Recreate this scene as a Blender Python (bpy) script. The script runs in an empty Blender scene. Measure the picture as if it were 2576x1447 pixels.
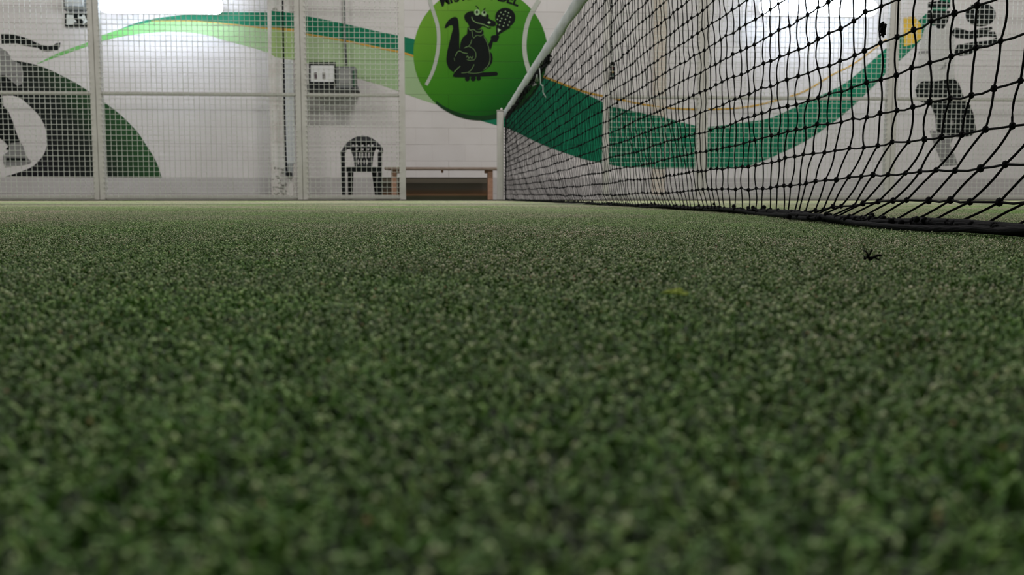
import bpy, bmesh, math, random
import numpy as np
from mathutils import Vector, Matrix
from mathutils.geometry import tessellate_polygon
random.seed(7)
rng = np.random.default_rng(11)
S = bpy.context.scene
COL = S.collection

# ------------------------------------------------------------------ camera
F = 2400.0                       # focal length in pixels of the 2576 px wide frame
W, H = 2576.0, 1447.0
VX, VY = 1130.0, 497.0           # where the direction of the net (+Y) vanishes
EYE = 0.034                      # the phone lies on the turf
PITCH = math.atan((H / 2 - VY) / F)
YAW = math.atan((W / 2 - VX) / F * math.cos(PITCH))
cam = bpy.data.cameras.new('camera')
camo = bpy.data.objects.new('camera', cam); COL.objects.link(camo)
cam.sensor_width = 36.0; cam.lens = F / W * 36.0
cam.clip_start = 0.01; cam.clip_end = 60
camo.location = (0, 0, EYE)
camo.rotation_euler = (math.pi / 2 - PITCH, 0, -YAW)
cam.dof.use_dof = True; cam.dof.focus_distance = 1.0; cam.dof.aperture_fstop = 21.0
S.camera = camo
MW = Matrix.Translation(camo.location) @ camo.rotation_euler.to_matrix().to_4x4()

def at(px, py, Y):
    """the point of the vertical plane y = Y that stands at photograph pixel (px, py)"""
    d = MW.to_3x3() @ Vector(((px - W / 2) / F, (H / 2 - py) / F, -1.0))
    o = MW.translation
    return o + d * ((Y - o.y) / d.y)
def atX(px, Y): return at(px, VY, Y).x
def atZ(px, py, Y): return at(px, py, Y).z

# ------------------------------------------------------------------ world, exposure
w = bpy.data.worlds.new('world'); S.world = w; w.use_nodes = True
w.node_tree.nodes['Background'].inputs[0].default_value = (0.8, 0.85, 0.9, 1)
w.node_tree.nodes['Background'].inputs[1].default_value = 0.02
S.view_settings.view_transform = 'Standard'; S.view_settings.look = 'None'
S.view_settings.gamma = 1; S.view_settings.use_curve_mapping = False
S.view_settings.exposure = 0.0
CEIL_POWER = 110.0                # watts of each ceiling batten
WALL_LAMP = 27.0                  # emission of the wall battens' diffusers
YF, YW, YC = 9.75, 11.8, 11.58   # planes: court fence, back wall, front of the wall columns
FLOOR = -0.012                   # concrete under the turf; the turf tips are at about z = 0

# ------------------------------------------------------------------ materials
def mat(name, col=(.5, .5, .5), rough=.6, metal=0.0, spec=.5, emit=None, es=0.0):
    m = bpy.data.materials.new(name); m.use_nodes = True
    b = m.node_tree.nodes['Principled BSDF']
    b.inputs['Base Color'].default_value = (*col, 1); b.inputs['Roughness'].default_value = rough
    b.inputs['Metallic'].default_value = metal; b.inputs['Specular IOR Level'].default_value = spec
    if emit:
        b.inputs['Emission Color'].default_value = (*emit, 1); b.inputs['Emission Strength'].default_value = es
    return m
def nodes(m): return m.node_tree.nodes, m.node_tree.links, m.node_tree.nodes['Principled BSDF']
def mixn(N, L, fac, a, b, mode='MIX'):
    n = N.new('ShaderNodeMix'); n.data_type = 'RGBA'; n.blend_type = mode
    for v, i in ((fac, 0), (a, 6), (b, 7)):
        if hasattr(v, 'links') or hasattr(v, 'is_output'): L.new(v, n.inputs[i])
        elif i == 0: n.inputs[0].default_value = v
        else: n.inputs[i].default_value = (*v, 1)
    return n.outputs[2]
def coords(N, L, kind='Object', scale=(1, 1, 1), loc=(0, 0, 0)):
    t = N.new('ShaderNodeTexCoord'); mp = N.new('ShaderNodeMapping')
    mp.inputs['Scale'].default_value = scale; mp.inputs['Location'].default_value = loc
    L.new(t.outputs[kind], mp.inputs[0]); return mp.outputs[0]
def noise(N, L, vec, scale, detail=3, rough=.5):
    n = N.new('ShaderNodeTexNoise'); n.inputs['Scale'].default_value = scale
    n.inputs['Detail'].default_value = detail; n.inputs['Roughness'].default_value = rough
    L.new(vec, n.inputs['Vector']); return n.outputs['Fac']
def ramp(N, L, fac, stops):
    r = N.new('ShaderNodeValToRGB'); e = r.color_ramp.elements
    e[0].position, e[0].color = stops[0][0], (*stops[0][1], 1)
    e[1].position, e[1].color = stops[-1][0], (*stops[-1][1], 1)
    for p, c in stops[1:-1]:
        x = e.new(p); x.color = (*c, 1)
    L.new(fac, r.inputs[0]); return r.outputs[0]
def bump(N, L, b, h, strength, dist=.01):
    n = N.new('ShaderNodeBump'); n.inputs['Strength'].default_value = strength
    n.inputs['Distance'].default_value = dist; L.new(h, n.inputs['Height']); L.new(n.outputs[0], b.inputs['Normal'])

def block_paint(name, col, rough=.55, grad=None, vertical=.35):
    """paint on a block wall: courses of 20 cm with shallow joints. grad(N, L) gives a painted colour design"""
    m = mat(name, col, rough, spec=.2); N, L, b = nodes(m)
    g = N.new('ShaderNodeNewGeometry'); sp = N.new('ShaderNodeSeparateXYZ'); L.new(g.outputs['Position'], sp.inputs[0])
    cb = N.new('ShaderNodeCombineXYZ'); L.new(sp.outputs[0], cb.inputs[0])
    ad = N.new('ShaderNodeMath'); ad.operation = 'ADD'; ad.inputs[1].default_value = 0.4 - 0.281 + 0.2
    L.new(sp.outputs[2], ad.inputs[0]); L.new(ad.outputs[0], cb.inputs[1])
    # a slow wander of the joints
    nz = N.new('ShaderNodeTexNoise'); nz.inputs['Scale'].default_value = 5; L.new(g.outputs['Position'], nz.inputs['Vector'])
    vm = N.new('ShaderNodeVectorMath'); vm.operation = 'MULTIPLY_ADD'
    vm.inputs[1].default_value = (.006, .006, 0); L.new(nz.outputs['Color'], vm.inputs[0]); L.new(cb.outputs[0], vm.inputs[2])
    def bricks(width, mortar):
        t = N.new('ShaderNodeTexBrick'); L.new(vm.outputs[0], t.inputs['Vector'])
        t.inputs['Scale'].default_value = 1; t.inputs['Brick Width'].default_value = width; t.inputs['Row Height'].default_value = .2
        t.inputs['Mortar Size'].default_value = .0035; t.inputs['Mortar Smooth'].default_value = .6
        t.inputs['Color1'].default_value = (1, 1, 1, 1); t.inputs['Color2'].default_value = (.97, .97, .97, 1)
        t.inputs['Mortar'].default_value = (*mortar, 1); return t
    bt = bricks(40.0, (.55, .53, .51)); bv = bricks(.4, (.90, .89, .88))
    base = grad(N, L) if grad else None
    if base is None:
        rgb = N.new('ShaderNodeRGB'); rgb.outputs[0].default_value = (*col, 1); base = rgb.outputs[0]
    n1 = noise(N, L, g.outputs['Position'], 3.0, 5)
    dirt = ramp(N, L, n1, [(.3, (.93, .92, .91)), (.7, (1, 1, 1))])
    jn = noise(N, L, g.outputs['Position'], 2.3, 4)
    jf = ramp(N, L, jn, [(.35, (.25, .25, .25)), (.62, (1, 1, 1))])
    j = mixn(N, L, jf, (1, 1, 1), bt.outputs['Color'])
    c = mixn(N, L, 1.0, base, dirt, 'MULTIPLY'); c = mixn(N, L, 1.0, c, j, 'MULTIPLY'); c = mixn(N, L, 1.0, c, bv.outputs['Color'], 'MULTIPLY')
    L.new(c, b.inputs['Base Color'])
    iv = N.new('ShaderNodeMath'); iv.operation = 'SUBTRACT'; iv.inputs[0].default_value = 1; L.new(bt.outputs['Fac'], iv.inputs[1])
    bump(N, L, b, iv.outputs[0], .35, .004)
    return m
def along(N, L, ax, ay, bx, by):
    """0..1 along the painted gradient from photo point a to b on the wall"""
    A, B = at(ax, ay, YW), at(bx, by, YW); d = B - A; q = d.length_squared
    g = N.new('ShaderNodeNewGeometry'); s = N.new('ShaderNodeVectorMath'); s.operation = 'SUBTRACT'
    s.inputs[1].default_value = A; L.new(g.outputs['Position'], s.inputs[0])
    dt = N.new('ShaderNodeVectorMath'); dt.operation = 'DOT_PRODUCT'; dt.inputs[1].default_value = d / q
    L.new(s.outputs[0], dt.inputs[0]); return dt.outputs['Value']

M = {}
M['wall'] = block_paint('white_block_paint', (.73, .695, .69))
M['dado'] = block_paint('grey_dado_paint', (.54, .515, .51))
M['teal'] = block_paint('teal_paint', (.006, .19, .095), .5)
M['pale'] = block_paint('pale_green_paint', (.40, .56, .30), .5,
    lambda N, L: ramp(N, L, along(N, L, 300, 90, 1050, 220), [(0, (.20, .55, .16)), (.25, (.36, .58, .27)), (.6, (.43, .56, .32)), (1, (.36, .52, .28))]))
M['orange'] = block_paint('orange_paint', (.62, .36, .06), .5)
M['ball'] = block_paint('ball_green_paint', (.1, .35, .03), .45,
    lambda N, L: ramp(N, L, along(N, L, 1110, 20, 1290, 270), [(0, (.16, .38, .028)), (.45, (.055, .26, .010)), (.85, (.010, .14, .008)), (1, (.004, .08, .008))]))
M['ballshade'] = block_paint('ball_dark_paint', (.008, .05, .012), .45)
M['seam'] = block_paint('seam_grey_paint', (.50, .53, .47), .5)
M['ink'] = block_paint('black_paint', (.006, .009, .008), .7)
M['ink'].node_tree.nodes['Principled BSDF'].inputs['Specular IOR Level'].default_value = .15
M['inkblue'] = block_paint('blue_black_paint', (.010, .014, .03), .4)
M['outline'] = mat('outline_green', (.16, .30, .09), .5)
M['eye'] = mat('eye_pale', (.33, .50, .25), .5)
M['arc'] = block_paint('dark_arc_paint', (.02, .05, .03), .5,
    lambda N, L: ramp(N, L, along(N, L, 110, 400, 330, 250), [(0, (.010, .010, .013)), (.42, (.012, .018, .014)), (.62, (.018, .055, .02)), (1, (.03, .12, .035))]))
M['figgrey'] = block_paint('figure_grey_paint', (.25, .245, .24), .5)
M['figlight'] = block_paint('figure_light_paint', (.56, .55, .53), .5)
M['yellow'] = block_paint('yellow_paint', (.78, .50, .06), .5)
M['chip'] = mat('chipped_plaster', (.33, .32, .28), .9)
m = M['column'] = mat('column_plaster', (.70, .66, .63), .7); N, L, b = nodes(m)
v = coords(N, L); n1 = noise(N, L, v, 6, 6, .65); L.new(ramp(N, L, n1, [(.35, (.62, .57, .53)), (.6, (.72, .69, .66))]), b.inputs['Base Color'])
bump(N, L, b, noise(N, L, v, 25, 6, .7), .5, .01)
m = M['steel'] = mat('white_painted_steel', (.70, .67, .64), .42); N, L, b = nodes(m)
v = coords(N, L); L.new(ramp(N, L, noise(N, L, v, 9, 5), [(.3, (.62, .59, .56)), (.6, (.70, .67, .645))]), b.inputs['Base Color'])
M['wire'] = mat('wire_zinc', (.72, .73, .68), .5)
m = M['cord'] = mat('black_netting_cord', (.006, .006, .008), .8, spec=.15); N, L, b = nodes(m)
v = coords(N, L); wv = N.new('ShaderNodeTexWave'); wv.inputs['Scale'].default_value = 300; wv.inputs['Distortion'].default_value = 2; L.new(v, wv.inputs['Vector'])
bump(N, L, b, wv.outputs['Fac'], .4, .0008)
m = M['tape'] = mat('white_net_tape', (.66, .68, .69), .7); N, L, b = nodes(m)
v = coords(N, L, scale=(1, .25, 1)); L.new(ramp(N, L, noise(N, L, v, 22, 6, .7), [(.3, (.50, .53, .55)), (.55, (.68, .70, .71))]), b.inputs['Base Color'])
bump(N, L, b, noise(N, L, v, 60, 5), .4, .004)
M['string'] = mat('pale_string', (.45, .50, .46), .8)
M['black_plastic'] = mat('black_plastic', (.009, .010, .012), .42, spec=.3)
M['dark'] = mat('dark_metal', (.03, .032, .034), .5)
M['greybox'] = mat('grey_plastic', (.16, .17, .165), .5)
M['lightgrey'] = mat('light_grey_plastic', (.62, .64, .65), .45)
M['paper'] = mat('white_paper', (.72, .72, .72), .6)
M['diff'] = mat('lamp_diffuser', (.9, .9, .9), .4, emit=(.72, .84, 1.0), es=WALL_LAMP)
M['cdiff'] = mat('ceiling_diffuser', (.9, .9, .9), .4, emit=(1.0, .96, .9), es=4.0)
M['housing'] = mat('lamp_housing', (.7, .7, .7), .5)
def wood(name, c1, c2):
    m = mat(name, c1, .5); N, L, b = nodes(m); v = coords(N, L, scale=(3, 14, 14))
    n1 = noise(N, L, v, 5, 5); L.new(ramp(N, L, n1, [(.3, c1), (.7, c2)]), b.inputs['Base Color']); bump(N, L, b, n1, .15, .003)
    return m
M['plank'] = wood('bench_plank_wood', (.30, .22, .18), (.42, .33, .28))
M['leg'] = wood('bench_leg_wood', (.36, .19, .12), (.50, .29, .20))
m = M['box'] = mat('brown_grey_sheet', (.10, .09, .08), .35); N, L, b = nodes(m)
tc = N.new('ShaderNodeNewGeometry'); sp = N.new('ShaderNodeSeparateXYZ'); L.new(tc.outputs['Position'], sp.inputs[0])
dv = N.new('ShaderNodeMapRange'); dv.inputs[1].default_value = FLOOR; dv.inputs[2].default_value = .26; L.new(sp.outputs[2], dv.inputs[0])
L.new(ramp(N, L, dv.outputs[0], [(0, (.07, .08, .045)), (.2, (.10, .10, .055)), (.3, (.34, .18, .09)), (.43, (.30, .19, .12)), (.53, (.24, .21, .18)), (.75, (.17, .15, .12)), (1, (.20, .17, .13))]), b.inputs['Base Color'])  # reflections painted in by height: turf green at the foot, orange stripe above
m = M['concrete'] = mat('floor_concrete', (.22, .22, .19), .8); N, L, b = nodes(m)
v = coords(N, L); L.new(ramp(N, L, noise(N, L, v, 4, 6), [(.3, (.17, .17, .15)), (.7, (.27, .27, .24))]), b.inputs['Base Color'])
M['ceiling'] = mat('ceiling_paint', (.55, .55, .54), .8)
M['plainwall'] = mat('plain_wall_paint', (.62, .61, .59), .7)

# turf fibres and sand: colour attribute per fibre, hue drifting over metres as on worn sanded turf
def turf_mat(name, line=False):
    m = mat(name, (.05, .1, .04), .62, spec=.35); N, L, b = nodes(m)
    a = N.new('ShaderNodeAttribute'); a.attribute_name = 'tint'
    if line:
        c = mixn(N, L, 1.0, (.80, .82, .70), a.outputs['Color'], 'MULTIPLY')
    else:
        g = N.new('ShaderNodeNewGeometry')
        n1 = noise(N, L, g.outputs['Position'], 1.6, 2); n2 = noise(N, L, g.outputs['Position'], 14, 3, .6)
        a1 = N.new('ShaderNodeMath'); a1.operation = 'MULTIPLY_ADD'; a1.inputs[1].default_value = .55
        L.new(n2, a1.inputs[0]); L.new(n1, a1.inputs[2])
        hue = ramp(N, L, a1.outputs[0], [(.55, (.95, 1.36, .62)), (.75, (1.14, 1.25, .98)), (.98, (1.5, 1.3, 1.38))])
        c = mixn(N, L, 1.0, a.outputs['Color'], hue, 'MULTIPLY')
    L.new(c, b.inputs['Base Color']); return m
M['turf'] = turf_mat('turf_fibre')
M['turfline'] = turf_mat('turf_line_fibre', True)
m = M['backing'] = mat('turf_backing', (.02, .04, .018), .8); N, L, b = nodes(m)
g = N.new('ShaderNodeNewGeometry'); L.new(ramp(N, L, noise(N, L, g.outputs['Position'], 400, 3), [(.35, (.012, .022, .010)), (.7, (.07, .10, .05))]), b.inputs['Base Color'])

# ------------------------------------------------------------------ helpers
class MB:
    """collects shapes and links them as one mesh object"""
    def __init__(s): s.v = []; s.f = []
    def add(s, vs, fs):
        o = len(s.v); s.v += [tuple(v) for v in vs]; s.f += [tuple(i + o for i in f) for f in fs]; return s
    def box(s, a, b):
        x0, y0, z0 = a; x1, y1, z1 = b
        return s.add([(x, y, z) for z in (z0, z1) for y in (y0, y1) for x in (x0, x1)],
            [(0, 2, 3, 1), (4, 5, 7, 6), (0, 1, 5, 4), (2, 6, 7, 3), (0, 4, 6, 2), (1, 3, 7, 5)])
    def loft(s, rings, cap=True):
        n = len(rings[0]); vs = [p for r in rings for p in r]; fs = []
        for i in range(len(rings) - 1):
            for k in range(n):
                a, b_ = i * n + k, i * n + (k + 1) % n; fs.append((a, b_, b_ + n, a + n))
        if cap: fs += [tuple(range(n))[::-1], tuple((len(rings) - 1) * n + k for k in range(n))]
        return s.add(vs, fs)
    def tube(s, pts, r, n=6, cap=True, flat=1.0):
        pts = [Vector(p) for p in pts]; rings = []
        up = Vector((0.13, 0.31, 0.94))
        for i, p in enumerate(pts):
            t = (pts[min(i + 1, len(pts) - 1)] - pts[max(i - 1, 0)]).normalized()
            u = t.cross(up); u = (u if u.length > 1e-4 else t.cross(Vector((1, 0, 0)))).normalized(); q = t.cross(u)
            rr = r[i] if isinstance(r, (list, tuple)) else r
            rings.append([p + (u * math.cos(2 * math.pi * k / n) + q * math.sin(2 * math.pi * k / n) * flat) * rr for k in range(n)])
        return s.loft(rings, cap)
    def slab(s, loops, fn, depth):
        """flat shape with holes: loops[0] outline, the rest holes (2-D); fn maps 2-D to 3-D; depth = Vector of thickness"""
        P = [[Vector((p[0], p[1], 0)) for p in l] for l in loops]; tris = tessellate_polygon(P)
        flat = [p for l in loops for p in l]; fr = [Vector(fn(*p)) for p in flat]; n = len(flat)
        depth = Vector(depth); tk = depth.length > 0
        vs = fr + ([p + depth for p in fr] if tk else []); fs = [tuple(t) for t in tris]
        if tk:
            fs += [tuple(i + n for i in t[::-1]) for t in tris]; o = 0
            for l in loops:
                k = len(l)
                for i in range(k): a, b_ = o + i, o + (i + 1) % k; fs.append((a, b_, b_ + n, a + n))
                o += k
        return s.add(vs, fs)
    def ell(s, c, r, seg=12, rings=8):
        c = Vector(c); vs = [c + Vector((0, 0, r[2]))]; fs = []
        for i in range(1, rings):
            t = math.pi * i / rings
            for k in range(seg):
                p = 2 * math.pi * k / seg; vs.append(c + Vector((r[0] * math.sin(t) * math.cos(p), r[1] * math.sin(t) * math.sin(p), r[2] * math.cos(t))))
        vs.append(c - Vector((0, 0, r[2])))
        for k in range(seg): fs.append((0, 1 + k, 1 + (k + 1) % seg))
        for i in range(rings - 2):
            for k in range(seg): a = 1 + i * seg + k; b_ = 1 + i * seg + (k + 1) % seg; fs.append((a, a + seg, b_ + seg, b_))
        e = len(vs) - 1; o = 1 + (rings - 2) * seg
        for k in range(seg): fs.append((e, o + (k + 1) % seg, o + k))
        return s.add(vs, fs)
    def build(s, name, m, parent=None, bevel=0, smooth=False, fixn=True, origin=None):
        me = bpy.data.meshes.new(name); me.from_pydata(s.v, [], s.f); me.update()
        if fixn:
            bm = bmesh.new(); bm.from_mesh(me); bmesh.ops.recalc_face_normals(bm, faces=bm.faces)
            if bevel: bmesh.ops.bevel(bm, geom=[e for e in bm.edges if e.calc_face_angle(0) > .6], offset=bevel, segments=2, affect='EDGES', clamp_overlap=True)
            bm.to_mesh(me); bm.free()
        if smooth:
            for p in me.polygons: p.use_smooth = True
        me.materials.append(m); o = bpy.data.objects.new(name, me); COL.objects.link(o)
        if parent:
            o.parent = parent
            if not parent.parent: o.location = -Vector(parent.location)
        return o
def tag(o, label, cat=None, group=None, kind=None):
    o['label'] = label
    if cat: o['category'] = cat
    if group: o['group'] = group
    if kind: o['kind'] = kind
    return o
def lab(o, label): o['label'] = label; return o
def thing(name, loc, label, cat, group=None):
    o = bpy.data.objects.new(name, None); o.empty_display_size = .05; COL.objects.link(o); o.location = loc
    return tag(o, label, cat, group)
def struct(o, label=None):
    o['kind'] = 'structure'
    if label: o['label'] = label
    return o
def smooth_line(pts, k=6):
    """Catmull-Rom through the points"""
    P = [pts[0]] + list(pts) + [pts[-1]]; out = []
    for i in range(1, len(P) - 2):
        a, b_, c, d = [np.array(P[i + j], float) for j in (-1, 0, 1, 2)]
        for q in range(k):
            t = q / k; out.append(tuple(.5 * ((2 * b_) + (-a + c) * t + (2 * a - 5 * b_ + 4 * c - d) * t * t + (-a + 3 * b_ - 3 * c + d) * t ** 3)))
    out.append(tuple(np.array(pts[-1], float))); return out
def interp(tab, x):
    return float(np.interp(x, [p[0] for p in tab], [p[1] for p in tab]))

# ------------------------------------------------------------------ room
X0, X1, Y0, ZC = -9.5, 11.0, -6.0, 5.2
struct(MB().box((X0, Y0, FLOOR - .1), (X1, YW, FLOOR)).build('floor', M['concrete']), 'grey concrete hall floor around the court')
struct(MB().box((X0 - .2, Y0 - .2, ZC), (X1 + .2, YW + .2, ZC + .2)).build('ceiling', M['ceiling']))
wall = struct(MB().box((X0 - .2, YW, FLOOR), (X1 + .2, YW + .2, ZC)).build('wall_back', M['wall']), 'white painted block wall with green mural behind the court')
struct(MB().box((X0 - .2, Y0, FLOOR), (X0, YW, ZC)).build('wall_left', M['plainwall']))
struct(MB().box((X1, Y0, FLOOR), (X1 + .2, YW, ZC)).build('wall_right', M['plainwall']))
struct(MB().box((X0 - .2, Y0 - .2, FLOOR), (X1 + .2, Y0, ZC)).build('wall_front', M['plainwall']))
dz = atZ(500, 447, YW)
struct(MB().box((X0, YW - .012, FLOOR), (X1, YW + .001, dz)).build('baseboard_back', M['dado']), 'grey painted band along the foot of the white wall')

def paint(name, loops, m, layer=1, Y=YW, parent=wall, thick=False, label=None):
    mb = MB(); y = Y - .0012 * layer
    for li, l in enumerate(loops if isinstance(loops[0][0], (tuple, list)) else [loops]):
        mb.slab([l], lambda a, b: at(a, b, y - .00002 * li), (0, .0006, 0))
    o = mb.build(name, m, parent)
    if label: lab(o, label)
    return o
def stroke(pts, wd, k=5):
    """outline polygon of a painted stroke (photo pixels)"""
    P = smooth_line(pts, k); a, b_ = [], []
    for i, p in enumerate(P):
        q0, q1 = P[max(i - 1, 0)], P[min(i + 1, len(P) - 1)]
        d = np.array(q1) - np.array(q0); n = np.array([-d[1], d[0]]) / (np.hypot(*d) + 1e-9)
        ww = (wd if not isinstance(wd, (tuple, list)) else float(np.interp(i / (len(P) - 1), np.linspace(0, 1, len(wd)), wd))) / 2
        a.append(tuple(np.array(p) + n * ww)); b_.append(tuple(np.array(p) - n * ww))
    return a + b_[::-1]
def ring(cx, cy, rx, ry=None, n=40, a0=0, a1=2 * math.pi):
    ry = ry or rx; return [(cx + rx * math.cos(a0 + (a1 - a0) * i / n), cy + ry * math.sin(a0 + (a1 - a0) * i / n)) for i in range(n)]
def band(top, bot, x0, x1, n=60):
    T = smooth_line(top, 8); B = smooth_line(bot, 8); xs = [x0 + (x1 - x0) * i / n for i in range(n + 1)]
    return [(x, interp(T, x)) for x in xs] + [(x, interp(B, x)) for x in xs[::-1]]

# --- the green waves painted left of the ball
teal_top = [(300, 74), (345, 57), (400, 45), (480, 36), (560, 31), (640, 31), (700, 32), (745, 37), (800, 46), (880, 63), (960, 81), (1010, 91), (1060, 103)]
teal_bot = [(300, 74.5), (345, 62), (400, 53), (480, 52), (560, 57), (640, 66), (700, 73), (745, 80), (800, 88), (880, 102), (960, 119), (1010, 129), (1060, 146)]
pale_bot = [(92, 162), (150, 141), (222, 116), (257, 104), (300, 93), (370, 83), (450, 80), (520, 88), (560, 100), (620, 116), (680, 134), (745, 152), (800, 168), (860, 184), (910, 201), (960, 215), (1010, 233), (1060, 251), (1110, 267)]
pale_top = [(92, 161), (150, 132), (222, 106), (257, 89), (300, 74.5), (345, 62), (400, 53), (480, 52), (560, 57), (640, 66), (700, 73), (745, 80), (800, 88), (880, 102), (960, 119), (1010, 129), (1060, 146), (1110, 170)]
paint('pale_green_wave', band(pale_top, pale_bot, 92, 1110), M['pale'], 1, label='pale green painted wave on the white wall left of the ball')
paint('teal_wave', band(teal_top, teal_bot, 300, 1060), M['teal'], 2, label='dark teal painted wave along the top of the pale one')
paint('orange_line', stroke([(380, 53.5), (480, 53), (560, 59), (640, 68), (700, 75), (800, 91), (880, 105), (960, 122), (1010, 132), (1050, 144)], [1.5, 4, 5]), M['orange'], 3, label='thin orange painted line under the teal wave')
# --- the wave right of the ball, behind the net
rt = [(1110, 170), (1240, 180), (1370, 198), (1464, 233), (1518, 257), (1550, 270), (1613, 284), (1684, 299), (1740, 314), (1781, 319), (1871, 308), (1940, 296), (2026, 257), (2085, 231), (2140, 199), (2235, 116), (2290, 70), (2345, 20), (2390, -30)]
rb = [(1110, 268), (1150, 288), (1200, 301), (1258, 318), (1285, 326), (1370, 366), (1464, 399), (1516, 410), (1576, 420), (1740, 424), (1781, 424), (1858, 421), (1914, 407), (2017, 360), (2086, 315), (2140, 272), (2211, 203), (2235, 178), (2290, 127), (2345, 70), (2390, 15)]
paint('teal_wave', band(rt, rb, 1110, 2390, 120), M['teal'], 2, label='broad dark teal painted wave sweeping up behind the net')
paint('orange_line', stroke([(1340, 182), (1370, 194), (1464, 229), (1518, 242), (1550, 248), (1620, 263), (1700, 273), (1786, 275), (1871, 270), (1940, 256), (2021, 231), (2094, 188), (2140, 165), (2190, 130), (2230, 98)], [5, 5, 4, 3]), M['orange'], 3, label='thin orange painted line above the broad teal wave')
paint('yellow_patch', [(2273, 44), (2300, 42), (2317, 60), (2317, 96), (2300, 110), (2274, 117)], M['yellow'], 3, label='yellow painted patch beside the player figure')

# --- the ball emblem with its animal figure and lettering
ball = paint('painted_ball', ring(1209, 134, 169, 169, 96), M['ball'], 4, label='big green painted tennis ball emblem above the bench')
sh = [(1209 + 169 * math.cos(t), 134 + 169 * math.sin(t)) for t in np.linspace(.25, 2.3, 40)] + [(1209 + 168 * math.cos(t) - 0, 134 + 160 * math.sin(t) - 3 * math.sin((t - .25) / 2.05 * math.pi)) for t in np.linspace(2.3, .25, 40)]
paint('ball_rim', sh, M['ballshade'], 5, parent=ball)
paint('ball_seam', stroke([(1079, -20), (1083, 7), (1093, 38), (1101, 66), (1103.5, 93), (1102, 124), (1095, 159), (1086, 186), (1072, 214)], [10, 9, 9, 9, 8]), M['seam'], 6, parent=ball, label='pale curved seam on the left of the ball')
paint('ball_seam', stroke([(1356, 0), (1343, 22), (1330, 49), (1322, 80), (1319, 115), (1322, 146), (1331, 179), (1345, 215)], 11), M['seam'], 6, parent=ball, label='pale curved seam on the right of the ball')
def e(*p): return [(1100 + a / 6.577, b_ / 6.577) for a, b_ in p]
def ee(cx, cy, rx, ry, n=20): return [(1100 + a / 6.577, b_ / 6.577) for a, b_ in ring(cx, cy, rx, ry, n)]
def es(pts, wd): return stroke([(1100 + a / 6.577, b_ / 6.577) for a, b_ in pts], wd / 6.577, 5)
tail = e((120, 465), (135, 410), (165, 360), (200, 320), (240, 295), (280, 280), (315, 283), (340, 305), (352, 360), (358, 440), (368, 560), (366, 740), (372, 830), (330, 870), (300, 930), (290, 1000), (310, 1100), (275, 1195), (220, 1160), (180, 1110), (155, 1040), (150, 970), (165, 850), (185, 760), (210, 660), (235, 560), (262, 470), (258, 430), (240, 415), (200, 425), (150, 465))
head = e((445, 290), (450, 250), (480, 215), (520, 193), (560, 185), (605, 185), (612, 235), (660, 250), (720, 235), (770, 265), (800, 280), (810, 240), (835, 232), (855, 255), (852, 300), (880, 325), (940, 345), (968, 362), (970, 425), (930, 437), (870, 432), (800, 412), (745, 436), (700, 480), (640, 490), (560, 490), (530, 470), (522, 415), (495, 375), (462, 340))
body = e((500, 450), (530, 450), (570, 485), (690, 490), (740, 480), (765, 510), (770, 590), (810, 640), (835, 700), (850, 790), (870, 850), (905, 890), (920, 960), (905, 1040), (870, 1095), (820, 1130), (760, 1180), (640, 1215), (400, 1215), (300, 1190), (275, 1000), (310, 890), (372, 830), (382, 720), (400, 660), (430, 610), (490, 560))
arm = e((840, 830), (845, 730), (885, 660), (888, 600), (930, 580), (1000, 578), (1027, 600), (1015, 640), (990, 692), (950, 697), (925, 690), (905, 760), (890, 810))
feet = e((255, 1265), (270, 1220), (330, 1150), (400, 1120), (520, 1190), (700, 1200), (850, 1195), (980, 1188), (1007, 1220), (990, 1250), (850, 1262), (700, 1268), (560, 1270), (450, 1280), (300, 1278))
neck = e((975, 420), (972, 580), (1000, 590), (1060, 545), (1215, 452), (1100, 380), (1000, 400))
fig = paint('animal_figure', [tail, head, body, arm, feet, neck, ee(1125, 290, 168, 162, 36), ee(498, 1300, 40, 45), ee(595, 1300, 42, 45), ee(685, 1295, 35, 40),
    es([(635, 100), (660, 112), (685, 150)], 16), es([(798, 132), (775, 155), (758, 185)], 16), es([(765, 430), (800, 440), (840, 462), (888, 462)], 16)], M['ink'], 7, parent=ball,
    label='black painted long-snouted animal holding a perforated racket')
paint('figure_highlight', [ee(660, 205, 46, 52), ee(772, 222, 40, 46), ee(857, 372, 24, 18),
    e((1000, 465), (1052, 495), (1005, 535))] + [ee(x, y, 11, 11, 10) for x, y in ((1052, 207), (1128, 190), (1180, 212), (1095, 240), (1160, 262), (1210, 285), (1020, 265), (993, 322), (1065, 303), (1130, 322), (1195, 360), (1040, 347), (1108, 382), (1170, 415), (1028, 412), (1093, 433))],
    M['eye'], 8, parent=fig, label='pale green eyes and racket holes')
paint('figure_outline', [es(p, wd) for p, wd in (
    ([(570, 280), (590, 335), (650, 375), (720, 392), (790, 415), (850, 455)], 14), ([(470, 778), (530, 772), (600, 812), (638, 880), (632, 960), (600, 1000)], 7),
    ([(380, 1095), (330, 1140), (280, 1195)], 10), ([(610, 1065), (570, 1145), (510, 1195), (400, 1210)], 7), ([(300, 930), (330, 865), (375, 845), (430, 872), (500, 885)], 10),
    ([(775, 610), (830, 720), (868, 880), (870, 1010), (830, 1100), (770, 1150)], 7), ([(445, 795), (520, 760), (555, 710), (572, 655)], 7),
    ([(520, 462), (545, 500), (600, 488), (650, 525), (715, 530), (735, 492)], 9), ([(572, 512), (600, 625), (650, 585), (720, 592), (765, 560)], 7),
    ([(480, 950), (505, 925), (520, 968), (545, 938), (570, 968), (592, 930)], 8), ([(490, 985), (540, 1000), (600, 990)], 7), ([(510, 1205), (620, 1215), (740, 1195)], 7), ([(288, 1010), (280, 960)], 6))],
    M['outline'], 9, parent=fig)
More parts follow.
